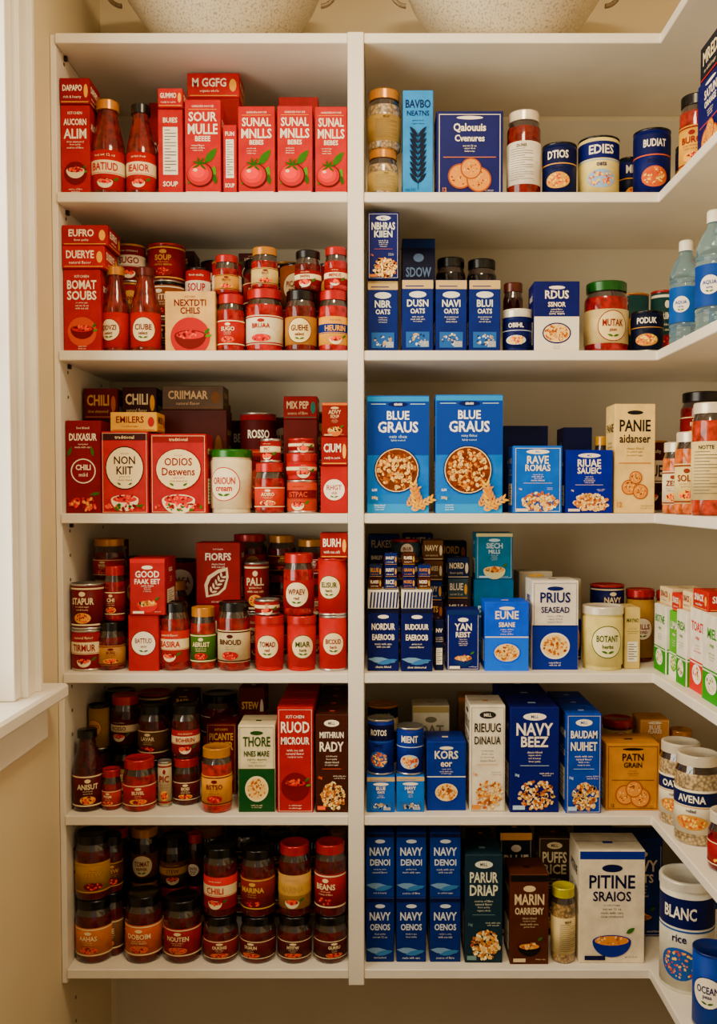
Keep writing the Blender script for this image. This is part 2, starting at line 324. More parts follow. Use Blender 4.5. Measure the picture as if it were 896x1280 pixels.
def fill(row,x0,x1,yf,tops,pal,words,kinds,nb,hmin=48,hmax=72,wmin=36,wmax=50,seed=1,cont='#7a2212',lids=None):
    random.seed(seed); x=x0
    while x<x1-20:
        w=min(random.uniform(wmin,wmax),x1-x)
        xm=(x+w/2-x0)/(x1-x0)*(len(tops)-1); i=min(int(xm),len(tops)-2); top=tops[i]+(tops[i+1]-tops[i])*(xm-i)+random.uniform(-4,12)
        z=SZ[row]; ztop=conv(x,top,yf)[1]; n=max(1,round((ztop-z)/(random.uniform(hmin,hmax)*.0017))); hh=(ztop-z)/n
        kd=random.choice(kinds)
        xa=conv(x,(top+ROWPX[row])/2,yf)[0]; xb=conv(x+w-1.5,(top+ROWPX[row])/2,yf)[0]
        if xa<XL+.016: xa=XL+.016
        if xa<D0 and xb>D0-.001: xb=D0-.001
        x+=w
        if xb-xa<.03: continue
        for k in range(n):
            c=random.choice(pal); t=[random.choice(words),random.choice(words)]
            if kd=='box':
                s=random.uniform(0,.006); rz=random.uniform(-.06,.06)
                mkbox(nb[0],((xa+xb)/2+random.uniform(-1,1)*s*.3,yf+.004,z+.0003),xb-xa-.005-s,.066,hh-.0006,c,random.choice(['plain','flat','bowl','chilis' if row<7 and x<440 else 'grain']) if hh>.07 else 'flat',t,random.choice([W,CR,'#e8c070']),random.choice(['#e8b84a','#efe2c8','#c8842a']),rz)
            else:
                R=(xb-xa)/2; mkround(nb[1],((xa+xb)/2,yf+R,z+.0003),R,hh-.0006,kd,random.choice(lids or [BLK,BLK,RL,GOLD]),cont,c,random.choice(['label','round','band']),t,random.choice([W,CR,'#d8b070']),'#8c2a1a','sauce',random.uniform(-.3,.3))
            z+=hh
    random.seed(seed+99)
RP=[RD,RD2,'#6e0f10','#8a2418','#b8382a','#6a2014','#a06a38']; BP=[NV,NV2,'#101d48','#1b4a86','#2a3a5e']
# ===== row 1 left
a=B(1,63,112,130,'chili_soup_box','#b01418','bowl',['AUCORN','ALIM'],W,'#7a1a10'); B(1,63,113,97,'red_carton',RD2,'flat',['DAPAPO','ALIM'],W,on=a)
J(1,113,157,119,'sauce_bottle','bottle',GOLD,'#8a3a1e',RD,'band',['BATIUD'],CR,'#e8b84a'); J(1,158,195,125,'sauce_bottle','bottle',BLK,'#8a3a1e',RD,'band',['IEAIOR'],CR)
a=B(1,196,228,134,'red_carton',RD,'nutri',['BUIES','SOUP']); B(1,197,229,110,'red_carton',RD,'flat',['GUMMO','SOUP'],on=a)
B(1,230,276,123,'tomato_soup_box','#bc151b','tomato',['SOUR','MULLE','BEEEE']); B(1,278,296,155,'red_carton',RD,'nutri',['FUN','SOUP'])
z=B(1,234,300,122,'red_carton',RD2,'flat',['RED','SOUP'],yf=.11); B(1,234,300,91,'red_carton',RD,'flat',['M GGFG','SOUP'],yf=.11,on=z)
for x0,x1 in((297,344),(346,391),(393,436)): B(1,x0,x1,132,'tomato_soup_box','#bc151b','tomato',[random.choice(['SPAL','SUNAL','GRANO']),'MNLLS','BEBES'])
B(1,348,398,121,'red_carton',RD2,'flat',['FNGE','SOUP'],yf=.11)
B(1,186,232,128,'red_carton',RD2,'flat',['SOUP',''],yf=.19)
# ===== row 1 right
GR='#b89866'
a=J(1,459,498,184,'grain_jar','jar',GOLD,GR,'#cdb98a','nutl',['GRAIN'],'#5a4020',ck='grain'); J(1,459,501,108,'grain_jar','jar',GOLD,GR,'#b8a070','nutl',['MILLET'],'#5a4020',ck='grain',on=a)
B(1,503,542,111,'oat_box','#30a0d4','wheatbox',['BAVBO','NEATNS'],'#0e1f5a','#14233f')
B(1,545,630,136,'cookie_box',NV,'cookie',['Qalouuis','Cvenures'],W,'#d8962a')
J(1,633,676,135,'sauce_jar','jar','#f0e6d4','#8a3a22','#f2ece0','nutl',['DUNIS'],'#3a2a20')
J(1,677,721,176,'bean_can','can',BLK,'#111111','#1c2a5c','canfood',['DTIOS','beans'],'#1a2050','#d8b060',ck='can')
J(1,722,774,168,'bean_can','can',BLK,'#111111','#ecdfa8','canfood',['EDIES','oats'],NV,'#a8c0d8',ck='can')
J(1,772,800,195,'bean_can','can',BLK,'#111111','#24304a','canfood',['MIX',''],NV,yf=.12,ck='can')
J(1,791,838,158,'bean_can','can',BLK,'#111111',NV,'canfood',['BUDIAT','mixed'],'#12245e','#c87a40',ck='can')
# ===== row 2 left
a=B(2,69,125,335,'tomato_soup_box','#b01418','bowl',['BOMAT','SOUBS'],W,'#c86a4a',dp=.09); a=B(2,72,132,307,'red_carton',RD,'flat',['DUERYE',''],on=a,yf=.022,dp=.09); B(2,70,136,281,'red_carton','#a8161a','flat',['EUFRO',''],on=a,yf=.022,dp=.09)
J(2,128,162,330,'sauce_bottle','bottle',GOLD,'#8a3a1e',RD,'round',['ODVZI'],CR,'#7a1a10',yf=.03); J(2,163,201,331,'sauce_bottle','bottle','#6b2b18','#8a3a1e',RD,'round',['CIUBE'],CR,'#7a1a10')
B(2,205,269,363,'chili_mix_box','#e0c090','bowl',['NEXTDTI','CHILS'],'#7a140e','#b8402a')
a=J(2,271,306,366,'tomato_sauce_jar','jar',RL,'#a8321c','#b8402a','label',['SUGO'],CR,'#c86a30'); J(2,268,299,317,'tomato_sauce_jar','jar',RL,'#a8321c','#d8b070','label',['PESTO'],on=a,yf=.024)
a=J(2,307,354,359,'tomato_sauce_jar','jar',RL,'#b83a1e','#f0e6cc','label',['BRUAA'],'#a01812','#c8301a'); J(2,314,348,307,'tomato_sauce_jar','jar',GOLD,'#a8321c','#e0cc9a','label',['RIUT'],on=a,yf=.026)
a=J(2,356,396,361,'chili_sauce_jar','jar',BLK,'#7a2e18','#b8905a','round',['GUEHE'],'#ead9ae','#6a1a12'); J(2,368,402,311,'chili_sauce_jar','jar',BLK,'#7a2e18','#8e1014','band',['IWFIN'],CR,on=a,yf=.024)
a=J(2,398,435,361,'tomato_sauce_jar','jar',RL,'#b83a1e','#e8b83f','band',['HEURIN'],'#223f7a'); J(2,405,435,307,'tomato_sauce_jar','jar',RL,'#b83a1e','#a01812','band',['MENUS'],CR,on=a,yf=.024)
fill(2,140,262,.13,[296,305,330],RP,WORDS,['box','can'],['red_carton','tomato_can'],seed=3)
fill(2,262,434,.13,[330,320,325,330],RP,WORDS,['can','jar'],['red_carton','tomato_can'],seed=4)
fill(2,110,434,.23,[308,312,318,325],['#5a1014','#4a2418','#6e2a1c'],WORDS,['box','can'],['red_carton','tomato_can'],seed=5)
# ===== row 2 right
zz=[]
for i,(x0,x1) in enumerate(((459,498),(502,542),(544,584),(586,626))): zz.append(B(2,x0,x1,349,'grain_carton','#1a3a7c','flap',[['NBR','DUSN','NAVI','BLUI'][i],'OATS'],'#e8e8e0'))
B(2,459,499,265,'grain_carton',NV,'grain',['NBHRAS','KIIEN'],'#e8e8e0','#c8862a',on=zz[0])
B(2,502,544,298,'grain_carton','#14224e','plain',['SDOW','RICE'],'#8fa4c8','#24406f',yf=.12)
fill(2,546,625,.12,[315,315],['#14224e'],BW,['jar'],['grain_carton','dark_sauce_jar'],seed=11,wmin=38,wmax=40,lids=['#121418'],cont='#2a2020')
J(2,628,654,352,'brown_sauce_jar','jar','#6b3a20','#4a1c0e','#6b3a20','label',['BROWN'],CR,yf=.12)
J(2,627,665,385,'bean_can','tub','#f0ece0','#111111','#1b2c6a','canfood',['OBIHL','rice'],'#0e1f5a','#dfe6f0',ck='can')
B(2,667,725,351,'rice_box',NV,'split',['RDUS','SSNOR'],'#ece6d8','#f4ead8')
J(2,730,785,349,'tomato_sauce_jar','jar','#2c6a2e','#a83a22','#d8c8a0','round',['MUTAK','plum'],'#ead9ae','#8a2414')
J(2,788,829,387,'bean_can','can',BLK,'#111111','#1a2340','canfood',['PODUK','beans'],'#101a3a','#c8a060',ck='can')
fill(2,775,850,.13,[360,355],['#0f1a2e','#3a5a5a','#6b2b18'],BW,['can'],['grain_carton','bean_can'],seed=12)
# ===== row 3 left
B(3,70,125,525,'chili_bean_box','#8e181a','chilis',['DUXASUR','CHILI'],W,'#8e2a1a'); a=B(3,126,185,539,'chili_soup_box','#b83420','oval',['NON','KIIT'],'#f0e0bc','#4a1a14')
B(3,138,197,515,'spice_mix_box','#dcb460','flat',['EMILERS',''],'#7a1a10','#a81a1a',on=a,yf=.03)
B(3,187,258,542,'tomato_soup_box','#b01418','oval',['ODIOS','Deswens'],'#f0e0bc','#8c1014')
J(3,262,316,561,'soup_tub','tub','#3f7a2a','#111111','#ece0c4','round',['ORIOUN','cream'],'#f8eed4','#b8502a',ck='can')
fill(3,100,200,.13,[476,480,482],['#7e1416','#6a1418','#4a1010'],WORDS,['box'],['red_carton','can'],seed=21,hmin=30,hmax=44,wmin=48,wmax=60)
B(3,200,284,512,'brown_carton','#5a2c20','flat',['CAUDA FOR',''],'#c8b090','#7b5a3a',yf=.12)
z_=conv(194,512,.12)[1]; B(3,203,280,482,'brown_carton','#6a5a4a','flat',['CRIIMAAR',''],'#c8b090','#7b5a3a',yf=.12,on=z_)
J(3,300,346,515,'tomato_can','can','',"#111111",RD2,'canfood',['ROSSO','sugo'],'#5a1014','#c86a30',yf=.13,ck='can')
a=J(3,318,356,578,'tomato_sauce_jar','jar',RL,'#a8321c','#c85a30','label',['AOIRO'],CR,'#e8d4a0'); J(3,325,352,548,'paste_can','can','',"#111111",RD2,'band',['PIC'],CR,on=a,yf=.024,ck='can')
a=J(3,358,397,600,'chili_can','can','','#111111','#c8642c','band',['ISTPAC'],'#7a1a10',ck='can'); a=J(3,357,397,566,'chili_can','tub',RL,'#111111',RD,'band',['GUHGU'],CR,on=a,ck='can'); J(3,360,393,548,'chili_can','can',RL,'#111111',RD2,'band',['BE'],CR,on=a,ck='can',yf=.022)
a=B(3,400,435,582,'red_carton','#b01216','round',['RHGT','chili'],W,'#a81a1a'); a=B(3,401,435,546,'red_carton',RD2,'flat',['CIUM',''],on=a,yf=.022); B(3,402,436,503,'red_carton','#8a3226','plain',['ADVY','SOUP'],'#d8c0a0','#c8842a',on=a,yf=.022)
z_=conv(354,524,.12)[1]; B(3,354,397,524,'brown_carton','#6a2820','flat',['AUUIM',''],'#d8c0a0','#8c6a50',yf=.12); B(3,354,397,495,'brown_carton','#8e1a1a','flat',['MIX PEP',''],'#d8c0a0','#3f7a6a',yf=.12,on=z_)
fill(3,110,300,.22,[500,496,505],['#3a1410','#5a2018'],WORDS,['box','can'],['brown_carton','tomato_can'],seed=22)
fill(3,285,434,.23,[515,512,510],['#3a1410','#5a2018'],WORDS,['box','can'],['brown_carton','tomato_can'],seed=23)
# ===== row 3 right
B(3,458,537,494,'cereal_box','#1888cc','window',['BLUE','GRAUS','oats chex']); B(3,544,629,493,'cereal_box','#1888cc','window',['BLUE','GRAUS','miny flakes'])
B(3,628,685,532,'grain_carton','#14224e','flat',['AULOUM',''],'#8090b0','#24406f',yf=.13); B(3,703,740,534,'grain_carton','#14224e','flat',['NAVY',''],'#8090b0','#24406f',yf=.13)
B(3,641,703,557,'rice_box','#1c7cc8','grain',['RAVE','ROMAS'],W,'#efe2c8'); B(3,707,767,562,'rice_box','#143698','grain',['RIUAE','SAUEIC'],W,'#efe2c8')
J(3,742,762,545,'mustard_jar','jar','#d8b040','#b08020','#c8902a','label',['MUST'],'#5a3010',yf=.12)
B(3,769,821,504,'cracker_box','#f0d8a4','cookie',['PANIE','aidanser'],'#2a2a2a','#c88a3a',yf=.02)
fill(3,764,850,.13,[545,550],['#8a6a2a','#3a4a5a','#5a2a18'],BW,['jar','can'],['grain_carton','preserve_jar'],seed=31)
# ===== row 4 left
a=J(4,79,120,785,'tomato_can','can','','#111111',RD2,'band',['TIRMUR'],CR,ck='can'); J(4,78,120,728,'tomato_can','can','','#111111','#7a1518','label',['STAPUR'],CR,on=a,ck='can')
a=J(4,121,157,776,'tomato_sauce_jar','jar',BLK,'#8a321a','#c8a070','label',['BUSQ'],'#7a1a10',yf=.028); J(4,131,157,707,'paste_jar','jar',RL,'#a8321c','#8c1a12','label',['CHI'],CR,on=a,yf=.04)
a=B(4,159,198,769,'red_carton','#b01418','round',['BATTIUD','spice'],W,'#7e1014'); B(4,162,207,698,'tomato_soup_box','#b01418','plain',['GOOD','FAAK EET'],W,'#c8401a',on=a,dp=.1)
J(4,200,237,752,'tomato_sauce_jar','jar',BLK,'#963620','#b8482a','band',['BASIRA'],CR,yf=.024); J(4,238,270,758,'tomato_sauce_jar','jar',GOLD,'#a84420','#5a7a2a','label',['AERUST'],CR,'#b0301a',yf=.034); J(4,272,313,751,'tomato_sauce_jar','jar',BLK,'#963620','#d0c4a4','label',['BINOUD'],'#5a1a10','#b0301a')
z_=conv(245,756,.12)[1]; B(4,245,300,756,'red_carton',RD2,'flat',['SOUP',''],yf=.12); B(4,245,301,678,'herb_soup_box','#9a161a','leafy',['FIORFS'],W,'#e8dcc0',yf=.12,on=z_)
a=J(4,318,356,768,'tomato_can','tub',RL,'#111111','#b81a18','round',['TOMAD','red'],'#f0e0c0','#7a1a10',ck='can')
b=J(4,358,396,768,'tomato_can','tub',RL,'#111111','#b81a18','round',['MIAR','herb'],'#f0e0c0','#3f5a1d',ck='can'); J(4,354,393,691,'tomato_sauce_jar','jar',RL,'#a8321c','#9c1414','round',['WPAEV','red'],CR,'#7a1a10',on=b,yf=.022)
b=J(4,398,434,768,'tomato_can','can','','#111111','#b81a18','round',['BICOUD','herb'],'#f0e0c0','#8c1014',ck='can'); b=J(4,397,434,697,'tomato_can','can',RL,'#111111','#b81a18','round',['ELISUR','herb'],'#f0e0c0','#3f5a1d',on=b,ck='can'); B(4,400,436,666,'red_carton',RD2,'flat',['BURH',''],on=b)
z_=J(4,304,337,765,'tomato_can','can','','#111111',RD2,'band',['PIC'],CR,yf=.12,ck='can'); J(4,304,337,702,'tomato_can','can','','#111111','#9c3a24','label',['PALL'],CR,yf=.12,on=z_,ck='can')
J(4,318,350,748,'paste_can','can','','#111111',RD2,'band',['PIC'],CR,on=a,yf=.03,ck='can')
fill(4,112,245,.13,[660,690,710,745],RP,WORDS,['can','jar','box'],['red_carton','tomato_can'],seed=41)
fill(4,110,434,.225,[664,700,700,690,662,670,668],RP,WORDS,['box','can','jar'],['red_carton','tomato_can'],seed=42)
# ===== row 4 right
for i,(x0,x1) in enumerate(((459,499),(501,541))):
    a=B(4,x0,x1,761,'snack_carton','#182868','wave',[['NORDUR','BUDOUUR'][i],'EAEROOB'],W,'#0b1638',dp=.08)
    X0=conv(x0,752,.02)[0]+.001; X1=conv(x1,752,.02)[0]-.001; hh=.038; mb=MB(); xm=(X0+X1)/2; hw=(X1-X0)/2
    box(mb,-hw,hw,0,.07,.0004,hh,M('#e8e4d8','card'))
    n=9; q=(X1-X0)/(2*n+1)
    for k in range(n): u=-hw+q*(2*k+1); mb.add([(u,-.0006,.002),(u+q,-.0006,.002),(u+q+.003,-.0006,hh-.004),(u+.003,-.0006,hh-.004)],[[0,1,2,3]],M('#14266a','card'))
    mb.done('striped_carton',(xm,.02,a)); b=a+hh+.0004
    random.seed(i+5); xs=np.linspace(X0,X1,3)
    for q in range(2):
        for lv in range(2+(q+i)%2):
            mkbox('snack_packet',((xs[q]+xs[q+1])/2,.026+random.uniform(0,.008),b+.0003+lv*.0245),xs[q+1]-xs[q]-.006,.052,.024,random.choice(['#182868','#1b3a76','#5a3420','#2a3a5e']),'flat',[random.choice(BW),''],random.choice([W,'#c89a4a']),'#c8a05a',random.uniform(-.06,.06))
B(4,543,555,775,'snack_carton','#14224e','side',['NV',''],W,yf=.03)
B(4,558,600,763,'bran_box','#162e78','plain',['YAN','REIST'],W,'#24406f',yf=.03)
B(4,606,662,753,'barley_box','#1672d8','split',['EUNE','SBANE'],'#1c82e0','#f4ead8',dp=.08)
B(4,665,724,726,'rice_box','#eee8dc','split',['PRIUS','SEASEAD'],'#163e90','#1b2c6a',dp=.09,yf=.035)
J(4,727,779,756,'herb_grain_tub','tub','#eee8da','#111111','#e0d4a0','round',['BOTANT','herbs'],'#f2e8c4','#4a6a2a',ck='can',yf=.022)
B(4,782,802,760,'cracker_box','#dccb98','side',['MAYNO',''],'#4a5a2a','#c88a3a',yf=.04)
z_=conv(592,724,.12)[1]; B(4,592,642,724,'teal_carton','#307c9c','flat',['BIURS',''],'#cfe4ea','#14405a',yf=.12); B(4,594,641,666,'teal_carton','#3a86a0','plain',['SIECH','MILLS'],'#cfe4ea','#e0d8b0',yf=.12,on=z_)
fill(4,459,590,.12,[690,672,665,700],BP+['#4a3a4a','#5a6a72','#7a5a3a'],BW,['box','box','can'],['snack_packet','grain_can'],seed=51,hmin=20,hmax=32,wmin=26,wmax=40)
fill(4,459,590,.21,[672,668,662,690],BP+['#4a3a4a','#5a6a72'],BW,['box'],['snack_packet','grain_can'],seed=54,hmin=24,hmax=34,wmin=30,wmax=44)
fill(4,645,730,.15,[718,716],['#173a86','#cfc8b8'],BW,['box'],['rice_box','grain_can'],seed=52)
fill(4,742,850,.12,[712,735,738],['#c8a838','#d8cba8','#1b2c6a','#b89a60'],BW,['tub','can'],['cracker_box','mustard_can'],seed=53)
# ===== row 5 left
J(5,80,117,911,'molasses_bottle','bottle',BLK,'#5a2214','#6a2418','label',['ANISUT'],CR)
J(5,127,152,960,'tomato_sauce_jar','jar',RL,'#963620','#b8502a','label',['FVGM'],CR,yf=.03)
J(5,154,195,946,'tomato_sauce_jar','jar',RL,'#a8321c','#a8241a','label',['BUVIIL'],CR)
J(5,197,215,950,'tomato_can','can','','#111111','#c8bca0','label',['PIC'],RD2,yf=.05,ck='can')
a=J(5,216,250,945,'tomato_sauce_jar','jar',RL,'#6a2616','#6a2418','label',['BOEI'],CR,yf=.06); J(5,215,250,879,'tomato_sauce_jar','jar',BLK,'#6a2616','#a83a20','band',['BOHRIN'],CR,on=a,yf=.06)
a=J(5,174,212,945,'bean_jar','jar',BLK,'#6a2616','#6a2418','label',['BOEI'],CR,yf=.1); J(5,173,212,879,'bean_jar','jar',BLK,'#6a2616','#7a5a34','label',['LAVAR'],CR,'#5a1a10',on=a,yf=.1)
J(5,252,290,932,'tomato_sauce_jar','jar',GOLD,'#b8481f','#d8a848','label',['BSTSO'],'#7a1a10','#b0301a',yf=.012)
B(5,297,344,907,'pasta_mix_box','#ece2c4','split',['THORE','NNES MARE'],'#285a32','#3a5a2a',dp=.09)
B(5,346,392,884,'tomato_soup_box','#b01418','bowl',['RUOD','MICROUR'],W,'#7e1014',reps=4)
B(5,394,435,893,'rice_mix_box','#55301f','grain',['MIITHRUN','RADY'],W,'#e88034',reps=4)
fill(5,92,172,.13,[880,872],['#9a7a5a','#6a1418','#4a1010','#b89a6a'],WORDS,['jar','can'],['red_carton','tomato_sauce_jar'],seed=61,cont='#5a2214')
fill(5,118,335,.23,[866,868,862,864,862],['#7e1416','#6a1418','#8e1014','#4a1010'],WORDS,['jar','can','box'],['red_carton','tomato_sauce_jar'],seed=62)
fill(5,256,335,.13,[905,900],['#7e1416','#9e1418'],WORDS,['box'],['red_carton','tomato_sauce_jar'],seed=63)
# ===== row 5 right
zz=[B(5,458,494,971,'blue_carton','#1f76bc','flap',['BLUE','OATS'],W,dp=.075),B(5,495,531,971,'blue_carton','#2484c8','flap',['NAVY','RICE'],W,dp=.075)]
J(5,459,493,896,'bean_can','can','','#111111','#1a4294','canfood',['ROTOS','navy'],'#0e1c48','#4a70a8',on=zz[0],ck='can',yf=.025); J(5,495,530,906,'bean_can','can','','#111111','#1a4294','canfood',['MIENT','navy'],'#1b4a96','#c8d4e8',on=zz[1],ck='can',yf=.025)
B(5,533,583,928,'cereal_box','#144894','split',['KORS','eor'],'#144894','#e8e2d2',dp=.09,yf=.028)
B(5,587,632,882,'cracker_box','#f0e8d8','grain',['RIEUUG','DINAUA'],'#3a3a3a','#d8a030',dp=.1,yf=.02,side='cookie')
B(5,637,699,884,'navy_bean_box','#142a78','grain',['NAVY','BEEZ'],W,'#c8d8e8',dp=.095,reps=3)
B(5,707,752,892,'barley_box','#165cac','grain',['BAUDAM','NUIHET'],W,'#c8d8e8',yf=.015,reps=3)
B(5,757,825,930,'oatmeal_box','#d0a034','cookie',['PATN','GRAIN'],'#1a1410','#1a1a1e',dp=.085,yf=.03)
B(5,515,562,882,'cereal_box','#dcd4c0','plain',['OAT','MIX'],'#8a8470','#b8a880',yf=.14)
fill(5,459,513,.13,[876,880],['#101d48','#26324e'],BW,['can'],['grain_carton','bean_can'],seed=71)
fill(5,570,626,.22,[866,868],['#c8a030','#173a86'],BW,['box'],['cracker_box','bean_can'],seed=72)
fill(5,757,870,.14,[898,895,905],['#d8a838','#5a4a3a','#c89028','#e0cc98'],BW,['box','tub'],['mustard_box','preserve_tub'],seed=73,hmin=30,hmax=44)
# ===== row 6 left
def jj(x0,x1,tl,tu,ll,lab,labu,nm,lu_lid,yf=.02,tt='TUNE'):
    a=J(6,x0,x1,tl,nm,'jar',ll,'#702c18',lab,'label',[tt],CR,'#c8842a',yf=yf)
    if tu: J(6,x0+1,x1-1,tu,nm,'jar',lu_lid,'#702c18',labu,random.choice(['label','band']),[random.choice(WORDS)],random.choice([CR,'#c8a060','#d8b878']),'#7a1a10',on=a,yf=yf+.002)
jj(77,124,1118,1038,BLK,'#c88a2a','#b09058','bean_jar',BLK,tt='AAHAS'); jj(126,155,1112,1042,BLK,'#8a6a50','#6e4a30','bean_jar',BLK,yf=.05,tt='RIME')
jj(157,203,1114,None,BLK,'#c87a2a','','bean_jar',BLK,tt='DOBOIM'); jj(205,252,1119,None,BLK,'#9e241c','','chili_sauce_jar',BLK,tt='NOUTEN')
jj(254,298,1139,1055,BLK,'#8a341f','#c8442a','chili_sauce_jar',BLK,tt='OUKIHG'); jj(300,345,1139,1057,BLK,'#6a241f','#8a3a30','chili_sauce_jar',BLK,tt='DUAUN')
jj(347,390,1139,1052,BLK,'#5a241f','#c8a878','tomato_sauce_jar',RL,tt='HTITW'); jj(392,434,1139,1051,BLK,'#5a241f','#9e1418','tomato_sauce_jar',RL,tt='GURRU')
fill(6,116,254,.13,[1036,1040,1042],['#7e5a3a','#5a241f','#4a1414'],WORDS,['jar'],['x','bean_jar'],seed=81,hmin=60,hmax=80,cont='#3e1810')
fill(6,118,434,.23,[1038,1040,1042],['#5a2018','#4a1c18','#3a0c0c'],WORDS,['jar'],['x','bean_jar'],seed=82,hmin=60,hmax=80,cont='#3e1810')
# ===== row 6 right
for i,(x0,x1) in enumerate(((457,493),(495,533),(537,576))):
    a=B(6,x0,x1,1122,'navy_bean_box','#164080','wave',['NAVY','OENOS'],'#d8dce0','#0b1f4a',yf=.03,dp=.085,reps=2); B(6,x0,x1,1041,'navy_bean_box','#164c90','wave',['NAVY','DENOI'],'#d8dce0','#0b1f4a',on=a,yf=.03,dp=.085,reps=2)
B(6,581,629,1070,'lentil_box','#2e4450','grain',['PARUR','DRIAP'],'#e0e0d0','#8aa0a0',dp=.09)
B(6,637,686,1093,'cocoa_box','#643e2c','plain',['MARIN','OARRIEMY'],'#e0d0b0','#1a1412',dp=.09)
J(6,688,719,1106,'chickpea_jar','jar','#d0c824','#b48c48','#e0d0a8','nutl',['BENS'],'#5a3a1a',ck='grain')
B(6,724,807,1064,'rice_box','#eee4d0','plain',['PITINE','SRAIOS'],'#16204e','#163e90',dp=.1)
B(6,724,770,1040,'navy_carton','#164080','plain',['BIUE','OATS'],W,'#24406f',yf=.14); B(6,772,828,1048,'navy_carton','#1b4a86','plain',['NAVY','OATS'],W,'#24406f',yf=.14)
fill(6,585,720,.14,[1052,1042,1044],['#2a3238','#5a4a3a','#101d48'],BW,['box'],['navy_carton','bean_can'],seed=91,hmin=90,hmax=110)
# ===== return shelf (right wall)
def RJ(row,X,y,R,H,name,style,lid,cont,lab,kind,t,c2='#7a1a10',c3='#e8b84a',ck='sauce',base=0):
    mkround(name,(X,y,SZ[row]+.0003+base),R,H,style,lid,cont,lab,kind,t,c2,c3,ck,-.6); return H+base+.0006
def RB(row,X,yn,w,H,d,name,col,kind,t,c2=W,c3='#e8b84a',base=0,side=None):
    mkbox(name,(X,yn+w/2,SZ[row]+.0003+base),w,d,H,col,kind,t,c2,c3,-math.pi/2,side); return H+base+.0006
RJ(1,.606,-.062,.031,.155,'sauce_jar','jar',BLK,'#a84a1a','#e0b868','label',['BURO'],'#8c1a12')
b=RB(1,.59,-.245,.13,.15,.07,'rice_box',NV,'cookie',['SATUN','ORANGE'],W,'#d8742a'); RB(1,.592,-.24,.12,.066,.07,'rice_box','#202a3a','flat',['MRED',''],'#e8dcc0','#c8301a',base=b); RJ(1,.66,.12,.034,.13,'bean_can','can',BLK,'#111','#24304a','canfood',['MIX','oats'],NV,ck='can')
def waterbottle(row,X,y,R,H,lab,cap):
    mb=MB(); P=M('#a8cfe0','glass'); pts=[(0,.006),(R*.5,.004),(R*.8,0),(R,.01)]
    n=10
    for k in range(n): z=.01+k*(H*.6/n); pts+=[(R,z+.002),(R,z+H*.04),(R*.95,z+H*.05)]
    pts+=[(R,H*.63),(R*.95,H*.7),(R*.7,H*.8),(R*.4,H*.87),(R*.36,H*.92)]
    lathe(mb,[(P,pts),(M(cap,'plastic'),[(R*.44,H*.9),(R*.44,H-.002)],.04),(M(cap,'plastic'),[(R*.44,H-.002),(R*.38,H),(0,H)]),(M(lab,'card'),[(R+.0005,H*.22),(R+.0005,H*.55)])])
    S=Surf(mb,lambda x,z,o:np.stack([np.sin(x/R)*(R+.0005+o),-np.cos(x/R)*(R+.0005+o),z+H*.22],1),1.3*R,H*.33,True)
    art(S,'round',['AQUA','spring'],lab,'#efe9dc',lab); mb.done('water_bottle',(X,y,SZ[row]+.0003),-.6)
waterbottle(2,.60,-.03,.030,.205,'#1f6aa8','#f0ece0'); waterbottle(2,.607,-.165,.033,.222,'#1f5a9a','#f4f0e4'); waterbottle(2,.68,.06,.03,.19,'#3a8ab0','#f0ece0')
RJ(3,.595,-.01,.028,.14,'sauce_jar','jar','#f0e6d4','#d88840','#ece2c8','label',['ZEST'],'#8c4a12'); RJ(3,.597,-.085,.030,.155,'sauce_jar','jar','#f0e6d4','#d88840','#e8d8a8','label',['SOLEI'],'#8c4a12')
RJ(3,.6,-.18,.034,.20,'sauce_jar','jar','#f0e6d4','#b85a24','#e0d0a8','nutl',['NOTTE'],'#3a3a3a')
b=RJ(3,.67,.065,.042,.14,'preserve_jar','jar',BLK,'#7a2a1a','#8e1014','label',['CHERRY'],CR); RJ(3,.67,.065,.044,.105,'preserve_jar','jar','#1a0f0c','#8a2a1a','#8e1014','label',['BERRY'],CR,base=b)
cols=[('#f0ece0','#4f9a2a'),('#7ab82c','#f0ece0'),('#f2ece0','#4f9a2a'),('#f2ece0','#c8283a'),('#ece6d8','#4f9a2a')]
y=.065
for i,(c,c2) in enumerate(cols):
    w=[.075,.06,.055,.08,.09][i]; y-=w+.003; b=RB(4,.575+.006*(i%2),y,w,[.135,.13,.14,.15,.15][i],.08,'snack_box',c,'snack',[['BOTNE','LIMA','FRESA','TOAST','MIEL'][i],'crisps'],c2,c2,side='snack')
    if i<4: RB(4,.585,y+.002,w-.004,.035,.07,'snack_box',['#ecdcbc','#c8481f','#ecdcbc','#b8402a'][i],'flat',['SNACK',''],'#8c1a12' if i%2==0 else W,base=b)
WL='#eae2d2'
RJ(5,.603,-.025,.040,.16,'oat_jar','jar',WL,'#c8a870','#ece4d0','canfood',['OATTS','rolled'],'#1b2c5a','#c8a060',ck='grain'); RJ(5,.603,-.125,.042,.165,'oat_jar','jar',WL,'#c8a870','#ece4d0','canfood',['AVENA','rolled'],'#1b2c5a','#c8a060',ck='grain')
RJ(5,.612,-.26,.036,.10,'bean_jar','jar',WL,'#8a2c18','#a02418','label',['RAGU'],CR)
RJ(6,.612,-.05,.054,.218,'rice_tub','tub','#f0ece0','#111','#ece8da','canfood',['BLANC','rice'],'#16265e','#4a70a8',ck='can'); RJ(6,.612,-.19,.036,.14,'bean_can','can','#1a4a90','#0f3f86','#1a5aa8','round',['OCEAN','peas'],W,'#12306e',ck='can')
RB(6,.70,.08,.10,.20,.08,'rice_box','#1b4a86','grain',['NAVY','rice'],W)
